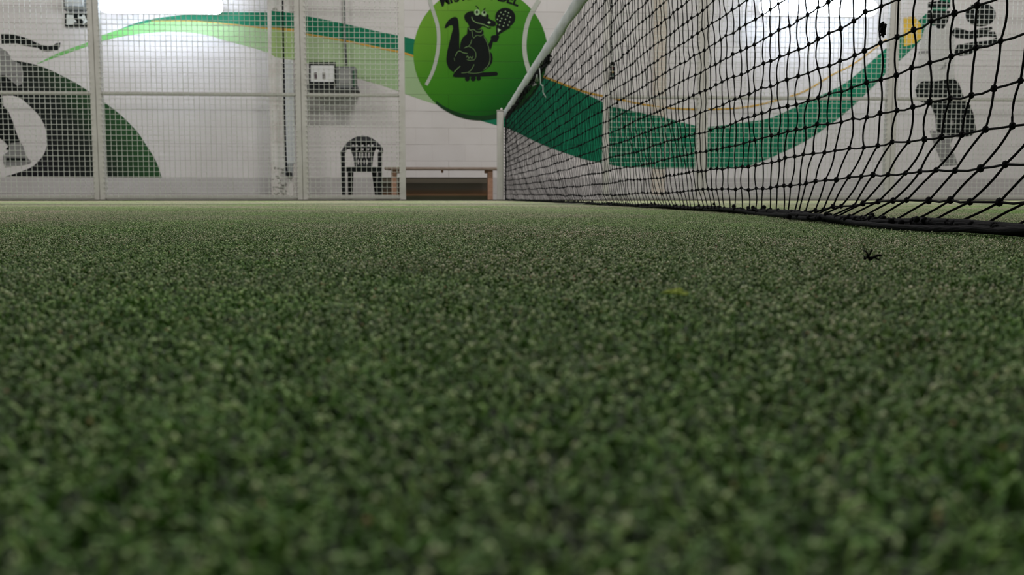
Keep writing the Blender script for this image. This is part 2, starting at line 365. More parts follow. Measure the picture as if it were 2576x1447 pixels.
paint('figure_pupil', [ee(657, 200, 18, 26), ee(778, 205, 20, 24)], M['ink'], 10, parent=fig)
# lettering along the arc
def letters(text, cx, cy, R, size, pitch, parent, m, layer, name):
    mb = MB(); n = len(text); adv = {'I': .6, 'M': 1.2, ' ': .7, 'E': .95, 'L': .85, 'T': .95, 'R': 1.0, 'S': .95, 'P': 1, 'A': 1.05, 'D': 1.05}
    tot = sum(adv.get(c, 1) for c in text); pos = 0
    for c in text:
        a = adv.get(c, 1); ang = ((pos + a / 2) - tot / 2) * pitch / R; pos += a
        if c == ' ': continue
        cu = bpy.data.curves.new('t', 'FONT'); cu.body = c; cu.size = 1; cu.align_x = 'CENTER'; cu.offset = .03
        to = bpy.data.objects.new('t', cu); COL.objects.link(to); bpy.context.view_layer.update()
        me = to.evaluated_get(bpy.context.evaluated_depsgraph_get()).to_mesh()
        vs = []
        for v in me.vertices:
            lx, ly = v.co.x * size * .95, v.co.y * size; r = R + ly
            px = cx + math.sin(ang) * r + math.cos(ang) * lx; py = cy - math.cos(ang) * r + math.sin(ang) * lx
            vs.append(at(px, py, YW - .0012 * layer))
        mb.add(vs, [tuple(p.vertices) for p in me.polygons]); to.to_mesh_clear(); bpy.data.objects.remove(to); bpy.data.curves.remove(cu)
    return mb.build(name, m, parent)
lab(letters('MISTER PADEL', 1207, 246, 249, 34, 17.3, ball, M['ink'], 7, 'lettering'), 'black arched lettering at the top of the ball')

# --- dark arc and the left player figure
outer = smooth_line([(0, 143), (30, 151), (59, 156), (90, 163), (126, 176), (155, 190), (180, 203), (207, 219), (226, 232), (258, 254), (300, 286), (329, 314), (349, 336), (367, 364), (385, 392), (397, 416), (407, 447)], 4)
inner = smooth_line([(10, 445), (46, 434), (80, 420), (96, 406), (109, 390), (117, 368), (118, 346), (115, 326), (106, 304), (92, 284), (74, 266), (53, 248), (30, 240), (0, 236)], 4)
paint('dark_green_arc', outer + inner, M['arc'], 1, label='dark green and black painted arc at the left of the wall')
pl = paint('player_figure', [[(-60, 200), (0, 189), (12, 190), (30, 205), (44, 217), (52, 240), (6, 240), (7, 250), (8, 266), (22, 282), (32, 306), (40, 330), (50, 357), (27, 362), (24, 372), (12, 357), (0, 348), (-60, 300)],
    [(15, 374), (22, 368), (24, 379), (16, 377)],
    [(2, 85), (35, 87), (65, 95), (80, 102), (95, 109), (108, 114), (120, 116), (133, 115), (140, 109), (152, 107), (150, 118), (146, 126), (135, 127), (120, 129), (105, 127), (95, 120), (80, 118), (60, 114), (43, 109), (20, 109), (4, 110)]],
    M['ink'], 3, label='black painted legs and outstretched arm of a player at the left edge')
paint('figure_shirt', [[(-60, 110), (0, 119), (18, 130), (26, 142), (30, 152), (50, 160), (60, 185), (58, 210), (44, 217), (30, 205), (12, 190), (0, 189), (-60, 200)]], M['figgrey'], 2, parent=pl, label='grey painted shirt')
paint('figure_shoe', [[(27, 360), (50, 357), (58, 367), (62, 382), (70, 398), (78, 406), (74, 412), (52, 416), (12, 420), (8, 408), (8, 390), (20, 382), (24, 374)]], M['figgrey'], 4, parent=pl, label='grey painted shoe')
paint('shoe_stripe', [[(16, 397), (66, 398), (68, 406), (16, 407)]], M['ink'], 5, parent=pl)
# --- right player figure
def rp(*p): return [(2220 + a / 3.2875, b_ / 3.2875) for a, b_ in p]
pr = paint('player_figure', [rp((378, 85), (370, 110), (375, 190), (430, 205), (460, 240), (505, 235), (540, 180), (560, 90)), rp((380, 18), (470, 5), (550, 15), (560, 62), (376, 62)),
    rp((290, 820), (272, 745), (290, 700), (335, 672), (440, 672), (520, 660), (590, 648), (632, 690), (685, 835), (720, 860), (752, 940), (775, 1075), (740, 1120), (650, 1135), (585, 1130), (445, 1085), (438, 960), (400, 870), (310, 835)),
    rp((556, 272), (600, 228), (650, 235), (720, 262), (800, 235), (905, 222), (910, 240), (870, 262), (930, 262), (945, 305), (860, 300), (720, 322), (610, 312)),
    rp((592, 440), (618, 372), (750, 348), (880, 335), (945, 308), (955, 340), (880, 385), (800, 402), (720, 452), (640, 462))],
    M['ink'], 4, label='dark painted padel player with a raised racket behind the net')
paint('figure_racket', [[(2220 + a / 3.2875, b_ / 3.2875) for a, b_ in ring(812, 120, 125, 98, 36)]], M['ink'], 4, parent=pr, label='round black painted racket')
paint('figure_shirt', [rp((385, 195), (470, 240), (545, 190), (600, 240), (600, 440), (590, 560), (600, 650), (440, 672), (335, 672), (280, 690), (300, 500), (320, 330), (350, 230))], M['figlight'], 3, parent=pr, label='pale painted shirt')
paint('figure_leg', [rp((392, 1080), (445, 1085), (590, 1130), (560, 1200), (600, 1290), (622, 1362), (500, 1375), (470, 1300), (420, 1180))], M['figgrey'], 3, parent=pr, label='grey painted lower leg')
paint('shirt_fold', [rp((515, 515), (530, 520), (515, 570), (470, 580), (500, 550)), rp((300, 425), (380, 420), (380, 440), (300, 445)), rp((560, 990), (590, 1000), (585, 1040), (560, 1035))], M['figgrey'], 5, parent=pr)

# ------------------------------------------------------------------ columns of the wall
def column(a, b_, idx, lbl, YC=YC):
    xa, xb = atX(a, YC), atX(b_, YC)
    return struct(MB().box((xa, YC, FLOOR), (xb, YW - .0135, ZC)).build('trim_%d' % idx, M['column'], bevel=.008), lbl)
colL = column(683, 739, 1, 'plastered column of the white wall with chipped foot')
paint('teal_wave', band([(683, 27), (700, 29), (739, 33)], [(683, 69), (700, 70), (739, 72)], 683, 739, 6), M['teal'], 1, YC, colL)
paint('orange_line', band([(683, 69), (700, 70), (739, 72)], [(683, 73), (700, 75), (739, 79)], 683, 739, 6), M['orange'], 1, YC, colL)
M['olive'] = mat('olive_green_paint', (.33, .47, .17), .6)
paint('pale_green_wave', band([(683, 73), (700, 75), (739, 79)], [(683, 137), (700, 146), (739, 150)], 683, 739, 6), M['olive'], 1, YC, colL)
paint('teal_wave', [(700, 28), (684, 24), (688, 20), (694, 19), (699, 27)], M['chip'], 1, YC, colL)
mb = MB()
for i in range(60):                                   # chipped plaster low on the column
    cx, cy = random.uniform(686, 720), 500 - abs(random.gauss(0, 34)); r1 = random.uniform(1.2, 4.5); r2 = random.uniform(.8, 2.2)
    p = at(cx, cy, YC - .003); s_ = YC / F; k = random.randint(6, 9)
    pts = [(cx + r1 * random.uniform(.6, 1.2) * math.cos(2 * math.pi * q / k), cy + r2 * random.uniform(.6, 1.2) * math.sin(2 * math.pi * q / k)) for q in range(k)]
    mb.slab([pts], lambda a, b_: at(a, b_, YC - .004 - .001 * (i % 5)), (0, .004, 0))
lab(mb.build('chipped_plaster', M['chip'], colL), 'chipped grey patches of plaster')
colR = column(1640, 1672, 2, 'second plastered column of the white wall, seen through the net', YW - .04)
colR.data.materials[0] = mat('tan_column_plaster', (.60, .53, .45), .7)
paint('teal_wave', band([(1640, 290), (1656, 291), (1672, 294)], [(1640, 424), (1656, 425), (1672, 425)], 1640, 1672, 6), M['teal'], 1, YW - .04, colR)
paint('orange_line', band([(1640, 265), (1656, 267), (1672, 270)], [(1640, 268), (1656, 270), (1672, 273)], 1640, 1672, 6), M['orange'], 1, YW - .04, colR)

# trunking, socket box and hanging black cable on the column
t = thing('cable_trunking', (atX(730, YC), YC - .03, atZ(730, 440, YC)), 'light grey vertical cable trunking on the left plastered column', 'trunking')
a_, b2 = at(722, 412, YC), at(738, 152, YC)
MB().box((a_.x, YC - .045, a_.z), (b2.x, YC - .0005, b2.z)).build('duct', M['lightgrey'], t, bevel=.004)
MB().box((atX(721.5, YC), YC - .075, atZ(730, 443, YC)), (atX(739.5, YC), YC - .0005, a_.z)).build('socket_box', mat('socket_grey', (.36, .38, .38), .5), t, bevel=.004)['label'] = 'darker grey box at the foot of the trunking'
pts = smooth_line([(*at(708, -260, YC - .1),), (*at(711, 0, YC - .1),), (*at(714.5, 200, YC - .1),), (*at(717, 330, YC - .1),), (*at(720, 410, YC - .1),), (*at(722, 432, YC - .1),), (*at(730, 438, YC - .095),)], 6)
c = thing('hanging_cable', at(730, 440, YC - .1), 'thick black cable hanging down in front of the left column', 'cable')
MB().tube(pts, .010, 8).build('cord', M['cord'], c, smooth=True)
MB().box((atX(724, YC), YC - .115, atZ(730, 443, YC)), (atX(739, YC), YC - .077, atZ(730, 434, YC))).build('plug', M['black_plastic'], c, bevel=.006)

# pipe down to the wall shelf
pz = atZ(877, 165, YW - .05); px_ = atX(877, YW - .05)
tag(MB().tube([(px_, YW - .05, pz), (px_ - .015, YW - .05, 2.0), (px_ - .01, YW - .05, ZC)], .013, 8).build('conduit_pipe', M['greybox'], smooth=True),
    'thin grey conduit pipe running down the wall to the shelf', 'pipe')
# wall shelf with a framed notice and a grey meter box
sy0 = YW - .30
sx0, sx1 = atX(776, sy0), atX(904, sy0); szt, szb = atZ(840, 223, sy0), atZ(840, 228, sy0)
s = thing('wall_shelf', (atX(840, sy0), YW - .15, szb), 'dark shelf fixed to the wall left of the ball emblem', 'shelf')
MB().box((sx0, sy0, szb), (sx1, YW - .004, szt)).build('board', M['dark'], s, bevel=.003)
x0_, x1_ = sx0 + .05, sx1 - .06; zb = atZ(840, 241, YW - .1)
MB().loft([[(x0_, sy0 + .03, szb), (x1_, sy0 + .03, szb), (x1_, YW - .004, szb), (x0_, YW - .004, szb)], [(x0_ + .04, YW - .16, zb), (x1_ - .04, YW - .16, zb), (x1_ - .04, YW - .004, zb), (x0_ + .04, YW - .004, zb)]]).build('bracket', M['greybox'], s, bevel=.003)
ny = YW - .26
n_ = thing('framed_notice', (atX(810, ny), ny, szt + .001), 'white notice in a dark frame standing on the wall shelf', 'notice')
fo = [(777, 156), (844, 156), (844, 214), (777, 214)]; fi = [(781, 163), (781, 206), (840.5, 206), (840.5, 163)]
def onplane(Y): return lambda a, b_: at(a, b_, Y)
zf = szt + .001
MB().slab([fo, fi], onplane(ny), (0, .03, 0)).box((atX(777, ny), ny, zf), (atX(844, ny), ny + .03, atZ(800, 213, ny))).build('frame', M['black_plastic'], n_)
pn = MB().slab([[(780.5, 162.5), (780.5, 206.5), (841, 206.5), (841, 162.5)]], onplane(ny + .008), (0, .01, 0)).build('panel', M['paper'], n_)
PB = mat('print_brown', (.10, .07, .08), .6)
for q in ([(790, 183), (797, 182), (798, 200), (791, 200)], [(811, 183), (818, 183), (818.5, 200), (811.5, 200)]):
    MB().slab([q], onplane(ny + .007), (0, .001, 0)).build('picture', PB, pn)
MB().slab([[(795, 172), (826, 172), (826, 173), (795, 173)]], onplane(ny + .007), (0, .001, 0)).build('print_line', mat('print_grey', (.4, .4, .4), .6), pn)
gx0, gx1, gy = atX(848, YW - .25), atX(900, YW - .25), YW - .25
g_ = thing('meter_box', ((gx0 + gx1) / 2, gy, szt + .001), 'dark grey meter box on the wall shelf beside the white notice', 'box')
gt = atZ(870, 167, gy)
MB().box((gx0, gy, szt + .001), (gx1, YW - .08, gt)).build('body', M['greybox'], g_, bevel=.012)
MB().box((gx0 + .05, gy - .008, szt + .06), (gx1 - .05, gy - .0005, gt - .04)).build('front_cover', mat('cover_grey', (.27, .27, .26), .4), g_, bevel=.004)
MB().box((gx1 - .035, gy - .012, szt + .03), (gx1 - .01, gy - .0005, gt - .05)).build('side_strip', mat('strip_green', (.03, .10, .05), .5), g_, bevel=.003)
wedge = MB().loft([[(gx1 + .004, gy, szt + .001), (gx1 + .03, gy, szt + .001), (gx1 + .03, gy + .12, szt + .001), (gx1 + .004, gy + .12, szt + .001)], [(gx1 + .004, gy, szt + .06), (gx1 + .008, gy, szt + .06), (gx1 + .008, gy + .12, szt + .06), (gx1 + .004, gy + .12, szt + .06)]])
wedge.build('foot', M['greybox'], g_)

# emergency light and exit sign
ey = YW - .07
e0, e1 = at(160, 25, ey), at(219, -8, ey)
t = thing('emergency_light', ((e0.x + e1.x) / 2, YW - .035, e0.z), 'grey emergency light high on the wall above the exit sign', 'light')
MB().box((e0.x, ey, e0.z), (e1.x, YW - .0005, e1.z)).build('housing', M['greybox'], t, bevel=.006)
MB().box((e0.x + .02, ey - .02, e0.z + .035), (e1.x - .03, ey - .0005, e1.z - .02)).build('diffuser', mat('frosted', (.5, .52, .52), .3), t, bevel=.008)
MB().box((e1.x - .055, ey - .028, e0.z + .05), (e1.x - .035, ey - .0205, e1.z - .03)).build('tube', M['lightgrey'], t, bevel=.003)
xy = YW - .02
sg = thing('exit_sign', at(192, 66, xy), 'small white exit sign with dark running figure at the left', 'sign')
MB().slab([[(163, 34), (222, 34), (222, 66), (163, 66)]], onplane(xy), (0, .0195, 0)).build('panel', mat('sign_white', (.6, .62, .58), .5), sg)
mb = MB().slab([[(163, 33.6), (222, 33.6), (222, 66.4), (163, 66.4)], [(167, 37), (167, 62.5), (219, 62.5), (219, 37)]], onplane(xy - .002), (0, .0015, 0))
mb.build('border', M['ink'], sg)
def xs(*p): return [(a / 5.565, b_ / 5.565) for a, b_ in p]
mb = MB()
for q in (xs((1025, 195), (1090, 195), (1090, 250), (1140, 262), (1165, 300), (1150, 365), (1030, 365), (1030, 315), (1080, 310), (1035, 255)), xs((1100, 195), (1150, 195), (1150, 230), (1100, 230)), xs((1175, 330), (1215, 310), (1222, 365), (1180, 365)), xs((1180, 195), (1222, 195), (1222, 290), (1205, 260))):
    mb.slab([q], onplane(xy - .0025), (0, .001, 0))
mb.build('running_figure', M['ink'], sg)

# ------------------------------------------------------------------ wall battens (the two bright lamps)
def batten(a, b_, yb, yt, lbl):
    Y = YW - .28; p0, p1 = at(a, yb, Y), at(b_, yb, Y); p0z = (p0.z + p1.z) / 2; h = (yb - yt) / F * Y; x0, x1 = p0.x, p1.x
    t = thing('batten_lamp', ((x0 + x1) / 2, Y, p0z), lbl, 'lamp', 'fluorescent battens on the back wall')
    r = h * .42; mb = MB(); ringpts = []
    prof = []
    for cx, cz, q in ((x1 - r, p0z + r, -math.pi / 2), (x1 - r, p0z + h - r, 0), (x0 + r, p0z + h - r, math.pi / 2), (x0 + r, p0z + r, math.pi)):
        for i in range(7): an = q + i * math.pi / 12; prof.append((cx + r * math.cos(an), cz + r * math.sin(an)))
    mb.loft([[(x, Y - .04, z) for x, z in prof], [(x, Y + .04, z) for x, z in prof]])
    mb.build('diffuser', M['diff'], t, bevel=.01)
    MB().box((x0 + .03, Y + .041, p0z + .02), (x1 - .03, Y + .085, p0z + h - .02)).build('tray', M['housing'], t, bevel=.004)
    for k in (.2, .8):
        xx = x0 + (x1 - x0) * k
        MB().box((xx - .02, Y + .086, p0z + .04), (xx + .02, YW - .0005, p0z + .08)).build('bracket', M['housing'], t)
batten(250, 560, 33, -6, 'glowing white batten lamp at the top left of the wall')
batten(1912, 2203, 39, 1, 'glowing white batten lamp high behind the net')

# ceiling battens: light fixtures of the hall, above the frame
def ceiling_lamp(x, y, lbl):
    t = thing('ceiling_batten', (x, y, ZC - .0005), lbl, 'lamp', 'ceiling battens over the court')
    MB().box((x - .75, y - .08, ZC - .06), (x + .75, y + .08, ZC - .0005)).build('tray', M['housing'], t)
    MB().box((x - .73, y - .07, ZC - .11), (x + .73, y + .07, ZC - .061)).build('diffuser', M['cdiff'], t, bevel=.01)
    la = bpy.data.lights.new('batten_light', 'AREA'); la.shape = 'RECTANGLE'; la.size = 1.45; la.size_y = .14; la.energy = CEIL_POWER; la.color = (1.0, .96, .94)
    lo = bpy.data.objects.new('batten_light', la); COL.objects.link(lo); lo.parent = t; lo.location = (0, 0, -.125)
for iy, y in enumerate((3.9, 8.6)):
    for ix, x in enumerate((-5.5, 0.6, 6.5)):
        ceiling_lamp(x, y, 'ceiling batten lamp in the %s row, %s' % (('near', 'far')[iy], ('left', 'centre', 'right')[ix]))

# pendant control hanging from a cable
Yp = YW - .3
p0 = at(1541, 200, Yp); t = thing('pendant_control', p0, 'black pendant switch with coloured buttons hanging behind the net', 'switch')
a_, b2 = at(1534, 199, Yp), at(1548, 157, Yp)
body_ = MB().box((a_.x, Yp, a_.z), (b2.x, Yp + .05, b2.z)).build('casing', M['black_plastic'], t, bevel=.008)
for py, cc, nm in ((172, (.25, .02, .02), 'red'), (181, (.75, .45, .05), 'yellow'), (190, (.02, .12, .06), 'green')):
    q = at(1540.5, py, Yp); lab(MB().ell((q.x, Yp - .004, q.z), (.013, .01, .013), 10, 6).build('button', mat(nm + '_button', cc, .4), body_, smooth=True), nm + ' push button')
top = at(1541, 158, Yp)
MB().tube([(top.x, Yp + .025, top.z), (top.x - .02, Yp + .025, top.z + .4), (top.x - .03, Yp + .025, ZC)], .009, 8).build('cable', M['cord'], t, smooth=True)

# ------------------------------------------------------------------ court fence
NX = 0.565
def fence(sign, lbl):
    xs_ = [sign * d for d in (1.033, 2.027, 4.012, 6.0, 8.0)]
    wd = [.062, .11, .11, .11, .11]
    t = thing('court_fence', (NX + xs_[0], YF, -.0), lbl, 'fence', 'white steel fences on both sides of the net')
    HT = 3.0
    for d, w_ in zip(xs_, wd):
        x = NX + d; mb = MB()
        if w_ > .1:
            mb.box((x - .055, YF - .03, -.002), (x - .0015, YF + .03, HT)).box((x + .0015, YF - .03, -.002), (x + .055, YF + .03, HT))
        else: mb.box((x - .031, YF - .03, -.002), (x + .031, YF + .03, HT))
        mb.build('post', M['steel'], t, bevel=.004)
    for i in range(4):
        a, b_ = sorted((NX + xs_[i], NX + xs_[i + 1])); wa = (wd[i] if xs_[i] + NX == a else wd[i + 1]) / 2; wb = (wd[i + 1] if xs_[i] + NX == a else wd[i]) / 2
        a += wa; b_ -= wb
        for z0, z1 in ((.016, .058), (1.035, 1.068), (2.1, 2.135), (HT - .05, HT)):
            MB().box((a, YF - .022, z0), (b_, YF + .018, z1)).build('rail', M['steel'], t, bevel=.003)
        mb = MB(); r = .0021; n = int((b_ - a) / .0508); x = a + (b_ - a - n * .0508) / 2
        for k in range(n + 1):
            xx = x + k * .0508
            mb.loft([[(xx - r, YF - .027 - r, z), (xx + r, YF - .027 - r, z), (xx + r, YF - .027 + r, z), (xx - r, YF - .027 + r, z)] for z in (.03, HT - .02)])
        for k in range(int((HT - .05) / .0508)):
            z = .035 + k * .0508
            mb.loft([[(xx, YF - .032 - r, z - r), (xx, YF - .032 - r, z + r), (xx, YF - .032 + r, z + r), (xx, YF - .032 + r, z - r)] for xx in (a - .01, b_ + .01)])
        mb.build('mesh_panel', M['wire'], t, fixn=False)
    return t
fence(-1, 'white steel court fence with square wire mesh left of the net post')
fence(1, 'white steel court fence with square wire mesh seen through the net')

struct(MB().box((X0 + .4, YF - .045, FLOOR), (X1 - .4, YF + .06, .0135)).build('trim_3', mat('rail_gap_shadow', (.07, .065, .045), .8)), 'dark strip standing in for the shadow gap under the court fence')  # added dark strip: the shadow gap below the bottom rails, built as a solid
# ------------------------------------------------------------------ net
def net_post(Y, lbl, grp=None):
    t = thing('net_post', (NX - .045, Y, 0), lbl, 'post', grp)
    x = NX - .045
    MB().box((x - .033, Y - .03, -.002), (x + .033, Y + .03, .905)).build('tube', M['steel'], t, bevel=.005)
    MB().box((x - .036, Y - .033, .9055), (x + .036, Y + .033, .913)).build('cap', M['steel'], t, bevel=.002)
    MB().ell((x + .012, Y, .925), (.011, .011, .012), 12, 8).build('knob', M['steel'], t, smooth=True)
    MB().box((x - .06, Y - .045, -.006), (x + .06, Y + .055, .003)).build('base_plate', M['steel'], t, bevel=.001)
    return t
net_post(YF + .01, 'white square net post at the far end of the net')
SA, SB = -.25, YF - .06
def tapeX(s): u = max(0, s) / YF; return NX - .022 * math.sin(math.pi * min(1, u))
def tapeTop(s): return .916 - .030 * math.sin(math.pi * min(1, max(0, s) / YF))
DX = [(-.3, -.085), (.7, -.082), (1.05, -.076), (1.35, -.035), (1.7, .005), (2.5, .04), (4.5, .05), (6, .09), (7.5, .08), (9.0, .03), (9.7, .0)]
BEL = [(-.3, .012), (1.0, .015), (1.6, .02), (3, .03), (6, .03), (9, .01), (9.7, 0)]
def sect(s):
    """cross-section of the hanging netting at s: points by arc length from the tape down"""
    zt = tapeTop(s) - .075; x0 = tapeX(s); D = interp(DX, s); Bm = interp(BEL, s)
    out = []; zb = .012; n = 60
    for i in range(n + 1):
        z = zt + (zb - zt) * i / n
        u = 1 - (z - zb) / (zt - zb)
        m_ = min(1, max(0, (s - 1.3) / .9)); sw = max(0, 1 - z / .125) ** 1.35 * (1 - m_) + max(0, 1 - z / .30) ** 1.6 * m_
        x = x0 + (NX - x0) * u + Bm * math.sin(math.pi * u * .9) * u + D * sw
        out.append((x, z))
    x, z = out[-1]
    for i in range(1, 14): out.append((x + .0017 * i * max(-1, min(1, D / .035)), .010 - .0002 * i))
    return out
CELL = .0452
ns = int((SB - SA) / CELL) + 1
rows = 21
K = np.zeros((ns, rows, 3))
for i in range(ns):
    s_ = SA + (SB - SA) * i / (ns - 1); P = np.array(sect(s_)); d = np.r_[0, np.cumsum(np.hypot(*np.diff(P, axis=0).T))]
    for j in range(rows):
        l = .008 + j * (CELL * .995); K[i, j] = (np.interp(l, d, P[:, 0]), s_ + (.012 if j > 16 and s_ < 1.6 else 0) * max(0, j - 16) * (1 if s_ < 1.2 else (1.6 - s_) / .4), np.interp(l, d, P[:, 1]))
K += rng.normal(0, .0013, K.shape) * np.array([1, 1.3, .8])
# slow ripples of the slack netting
for i in range(ns):
    for j in range(rows):
        s_ = K[i, j, 1]; K[i, j, 0] += .004 * math.sin(s_ * 5.1 + j * .35) * (j / rows) + .003 * math.sin(s_ * 11 + j * .8) * (j / rows); K[i, j, 2] += .003 * math.sin(s_ * 7.3 + j) * (j / rows)
K[:, :, 2] = np.maximum(K[:, :, 2], .006)
mb = MB(); RS = .00125
def strand(p, q, r, off, n=4, sides=5):
    pts = []
    for k in range(n + 1):
        t_ = k / n; pts.append(Vector(p).lerp(Vector(q), t_) + Vector(off) * math.sin(math.pi * t_))
    mb.tube(pts, r, sides, cap=False)
for i in range(ns):
    for j in range(rows - 1):
        near = K[i, j, 1] < 3.5; amp = .0062 * random.uniform(.3, 1.15) * (1 if (i + j) % 2 else -1) * (1 if random.random() < .8 else -1)
        if j > 16: amp *= .5
        strand(K[i, j], K[i, j + 1], RS, (random.gauss(0, .0008), amp, 0), 5 if near else 3, 5 if near else 4)
        if i < ns - 1: strand(K[i, j + 1], K[i + 1, j + 1], RS * 1.05, (0, 0, -abs(random.gauss(0, .0012))), 2, 5 if near else 4)
for i in range(ns):
    for j in range(1, rows):
        r = .0036 * random.uniform(.85, 1.2)
        mb.ell(K[i, j], (r, r, r * 1.05), 6, 4)
net = thing('padel_net', (NX, YF / 2, 0), 'black knotted padel net with white top tape stretched across the court', 'net')
mb.build('netting', M['cord'], net, smooth=True, fixn=False)
# tape folded over the top cable
rings = []
for i in range(90):
    s_ = SA + (YF - .025 - SA) * i / 89; x, zt = tapeX(s_), tapeTop(s_); wv_ = .002 * math.sin(s_ * 9) + .0015 * math.sin(s_ * 23)
    hb = .080 + .004 * math.sin(s_ * 4) + .002 * math.sin(s_ * 17)
    rings.append([(x - .007 + wv_, s_, zt - .006), (x - .003, s_, zt), (x + .003, s_, zt), (x + .007 + wv_, s_, zt - .006), (x + .006 + 2 * wv_, s_, zt - hb * .5), (x + .005 - wv_, s_, zt - hb), (x - .005 - wv_, s_, zt - hb), (x - .006 + 2 * wv_, s_, zt - hb * .5)])
MB().loft(rings).build('top_tape', M['tape'], net, smooth=True)['label'] = 'white tape along the top of the net'
# gathered bottom rope lying on the turf
mb = MB()
def bottomx(s): return sect(s)[-1][0]
for q in range(5):
    pts = []; ph = q * 1.3
    for i in range(260):
        s_ = SA + (SB - SA) * i / 259
        pts.append((bottomx(s_) + .006 * math.sin(s_ * 6 + ph) + .0055 * math.cos(q * 2.4) + random.gauss(0, .0010), s_, .0035 + .0035 * (1 + math.sin(q * 2.1 + s_ * 9)) * .8 + random.gauss(0, .0006)))
    mb.tube(pts, .0034 if q else .0055, 6)
for q in range(420):                                  # knots of the gathered rows along the rope
    s_ = SA + (SB - SA) * random.random() ** 1.7; r = random.uniform(.003, .0048)
    mb.ell((bottomx(s_) + random.gauss(.004, .008), s_, .004 + abs(random.gauss(.003, .004))), (r, r * 1.3, r), 6, 4)
lab(mb.build('bottom_rope', M['cord'], net, smooth=True), 'gathered black rope along the turf')
# doubled netting and lacing under the tape near the post
mb = MB()
for q in range(90):
    s_ = random.uniform(5.2, 9.4); x = tapeX(s_); z = tapeTop(s_) - .075; d = random.uniform(.02, .06) * (1 if s_ < 8.2 else .6)
    mb.tube([(x, s_, z + .01), (x + random.gauss(0, .006), s_ + random.uniform(-.03, .03), z - d * .5), (x + random.gauss(0, .006), s_ + random.uniform(-.08, .08), z - d), (x, s_ + random.uniform(-.12, .12), z - d * .3)], .0035, 5)
for q in range(3):
    mb.tube([(tapeX(s_) + .004 * math.sin(s_ * 8 + q), s_, tapeTop(s_) - .085 - .012 * q + .004 * math.sin(s_ * 13 + q * 2)) for s_ in np.linspace(5.2, 9.5, 90)], .006, 6)
lab(mb.build('lacing', M['cord'], net, smooth=True), 'bunched black lacing under the tape')
def nt(px, py, X):                                   # point on the net sheet at a photo pixel
    d = MW.to_3x3() @ Vector(((px - W / 2) / F, (H / 2 - py) / F, -1.0)); o = MW.translation; return o + d * ((X - o.x) / d.x)
XN = NX - .04
lab(MB().tube([nt(1357, 172, XN), nt(1359, 190, XN), nt(1360, 212, XN), nt(1364, 216, XN), nt(1366, 214, XN), nt(1366, 232, XN), nt(1373, 245, XN)], .003, 6).build('tie_string', M['string'], net, smooth=True), 'pale loose string hanging under the tape')
lab(MB().tube([nt(1351, 188, XN), nt(1350, 204, XN)], [.003, .010], 8).build('string_knot', M['string'], net, smooth=True), 'pale knotted end of the string')
# edge straps lacing the net to the far post
mb = MB()
mb.tube([(NX + .008, SB + .01, z) for z in np.linspace(.01, .85, 20)], .006, 6)
for z in np.linspace(.05, .83, 26):
    mb.tube([(NX + .008, SB + .01, z), (NX - .004, SB + .045, z + .012), (NX - .012, YF - .022, z + .016)], .0028, 5)
mb.build('side_lacing', M['cord'], net, smooth=True)
# a tangle of twine in the netting near the camera
c0 = nt(2219, 68, NX); mb = MB()
for q in range(9):
    pts = [c0 + Vector((random.gauss(0, .002), random.gauss(0, .0035), random.gauss(0, .0045))) for _ in range(5)]
    mb.tube(smooth_line([tuple(p) for p in pts], 4), .0014, 5)
lab(mb.build('tangle', M['cord'], net, smooth=True), 'dark tangle of twine caught in the netting')

# ------------------------------------------------------------------ chair
CY0, CY1 = 10.78, 11.15
ch = thing('garden_chair', (atX(912, 10.95), 10.95, FLOOR), 'black plastic garden chair with arms against the white wall', 'chair')
def back_at(px, py):
    t_ = min(1, max(0, (425 - py) / 84)); return at(px, py, CY1 + .02 + .10 * t_ - .05 * (abs(px - 912) / 50) ** 2)
outl = [(867, 383), (861, 380), (862, 373), (868, 364), (876, 356), (886, 349), (898, 343.5), (912, 341), (926, 343.5), (938, 349), (948, 356), (956, 364), (963, 373), (964, 380), (958, 383), (952, 377), (946, 375), (942, 382), (939, 396), (936, 420), (892, 420), (889, 396), (884, 382), (880, 375), (873, 376)]
holes = []
for hx in (888, 897, 912, 927, 937): holes.append([(hx + 3.0 * math.cos(a), 366 + 2.6 * math.sin(a)) for a in np.linspace(0, 2 * math.pi, 9)[:-1]])
for hx in (898, 912, 926): holes.append([(hx - 3, 374), (hx + 3, 374), (hx + 2, 378), (hx - 2, 378)])
for hx in (897, 905, 912, 920, 928): holes.append([(hx - 1.3, 384), (hx + 1.3, 384), (hx + 1.1, 397), (hx - 1.1, 397)])
for hx in (901, 908.5, 916, 923.5): holes.append([(hx - 1.2, 402), (hx + 1.2, 402), (hx + 1, 414), (hx - 1, 414)])
MB().slab([outl] + holes, back_at, (0, .014, 0)).build('backrest', M['black_plastic'], ch)
zs = atZ(912, 420, CY0)
xl, xr = atX(871, CY0), atX(953, CY0); xbl, xbr = atX(884, CY1), atX(944, CY1)
mb = MB(); rings = []
for k in range(9):
    t_ = k / 8; y = CY0 + (CY1 + .03 - CY0) * t_; a = xl + (xbl - xl) * t_; b_ = xr + (xbr - xr) * t_; dip = -.018 * math.sin(math.pi * t_)
    rings.append([(a, y, zs - .02), (a + .03, y, zs + dip), (b_ - .03, y, zs + dip), (b_, y, zs - .02), (b_ - .03, y, zs + dip - .018), (a + .03, y, zs + dip - .018)])
mb.loft(rings).build('seat', M['black_plastic'], ch)
zl = atZ(912, 433.5, CY0)
MB().box((xl, CY0 - .012, zl), (xr, CY0 - .0005, zs - .004)).build('apron', M['black_plastic'], ch, bevel=.004)
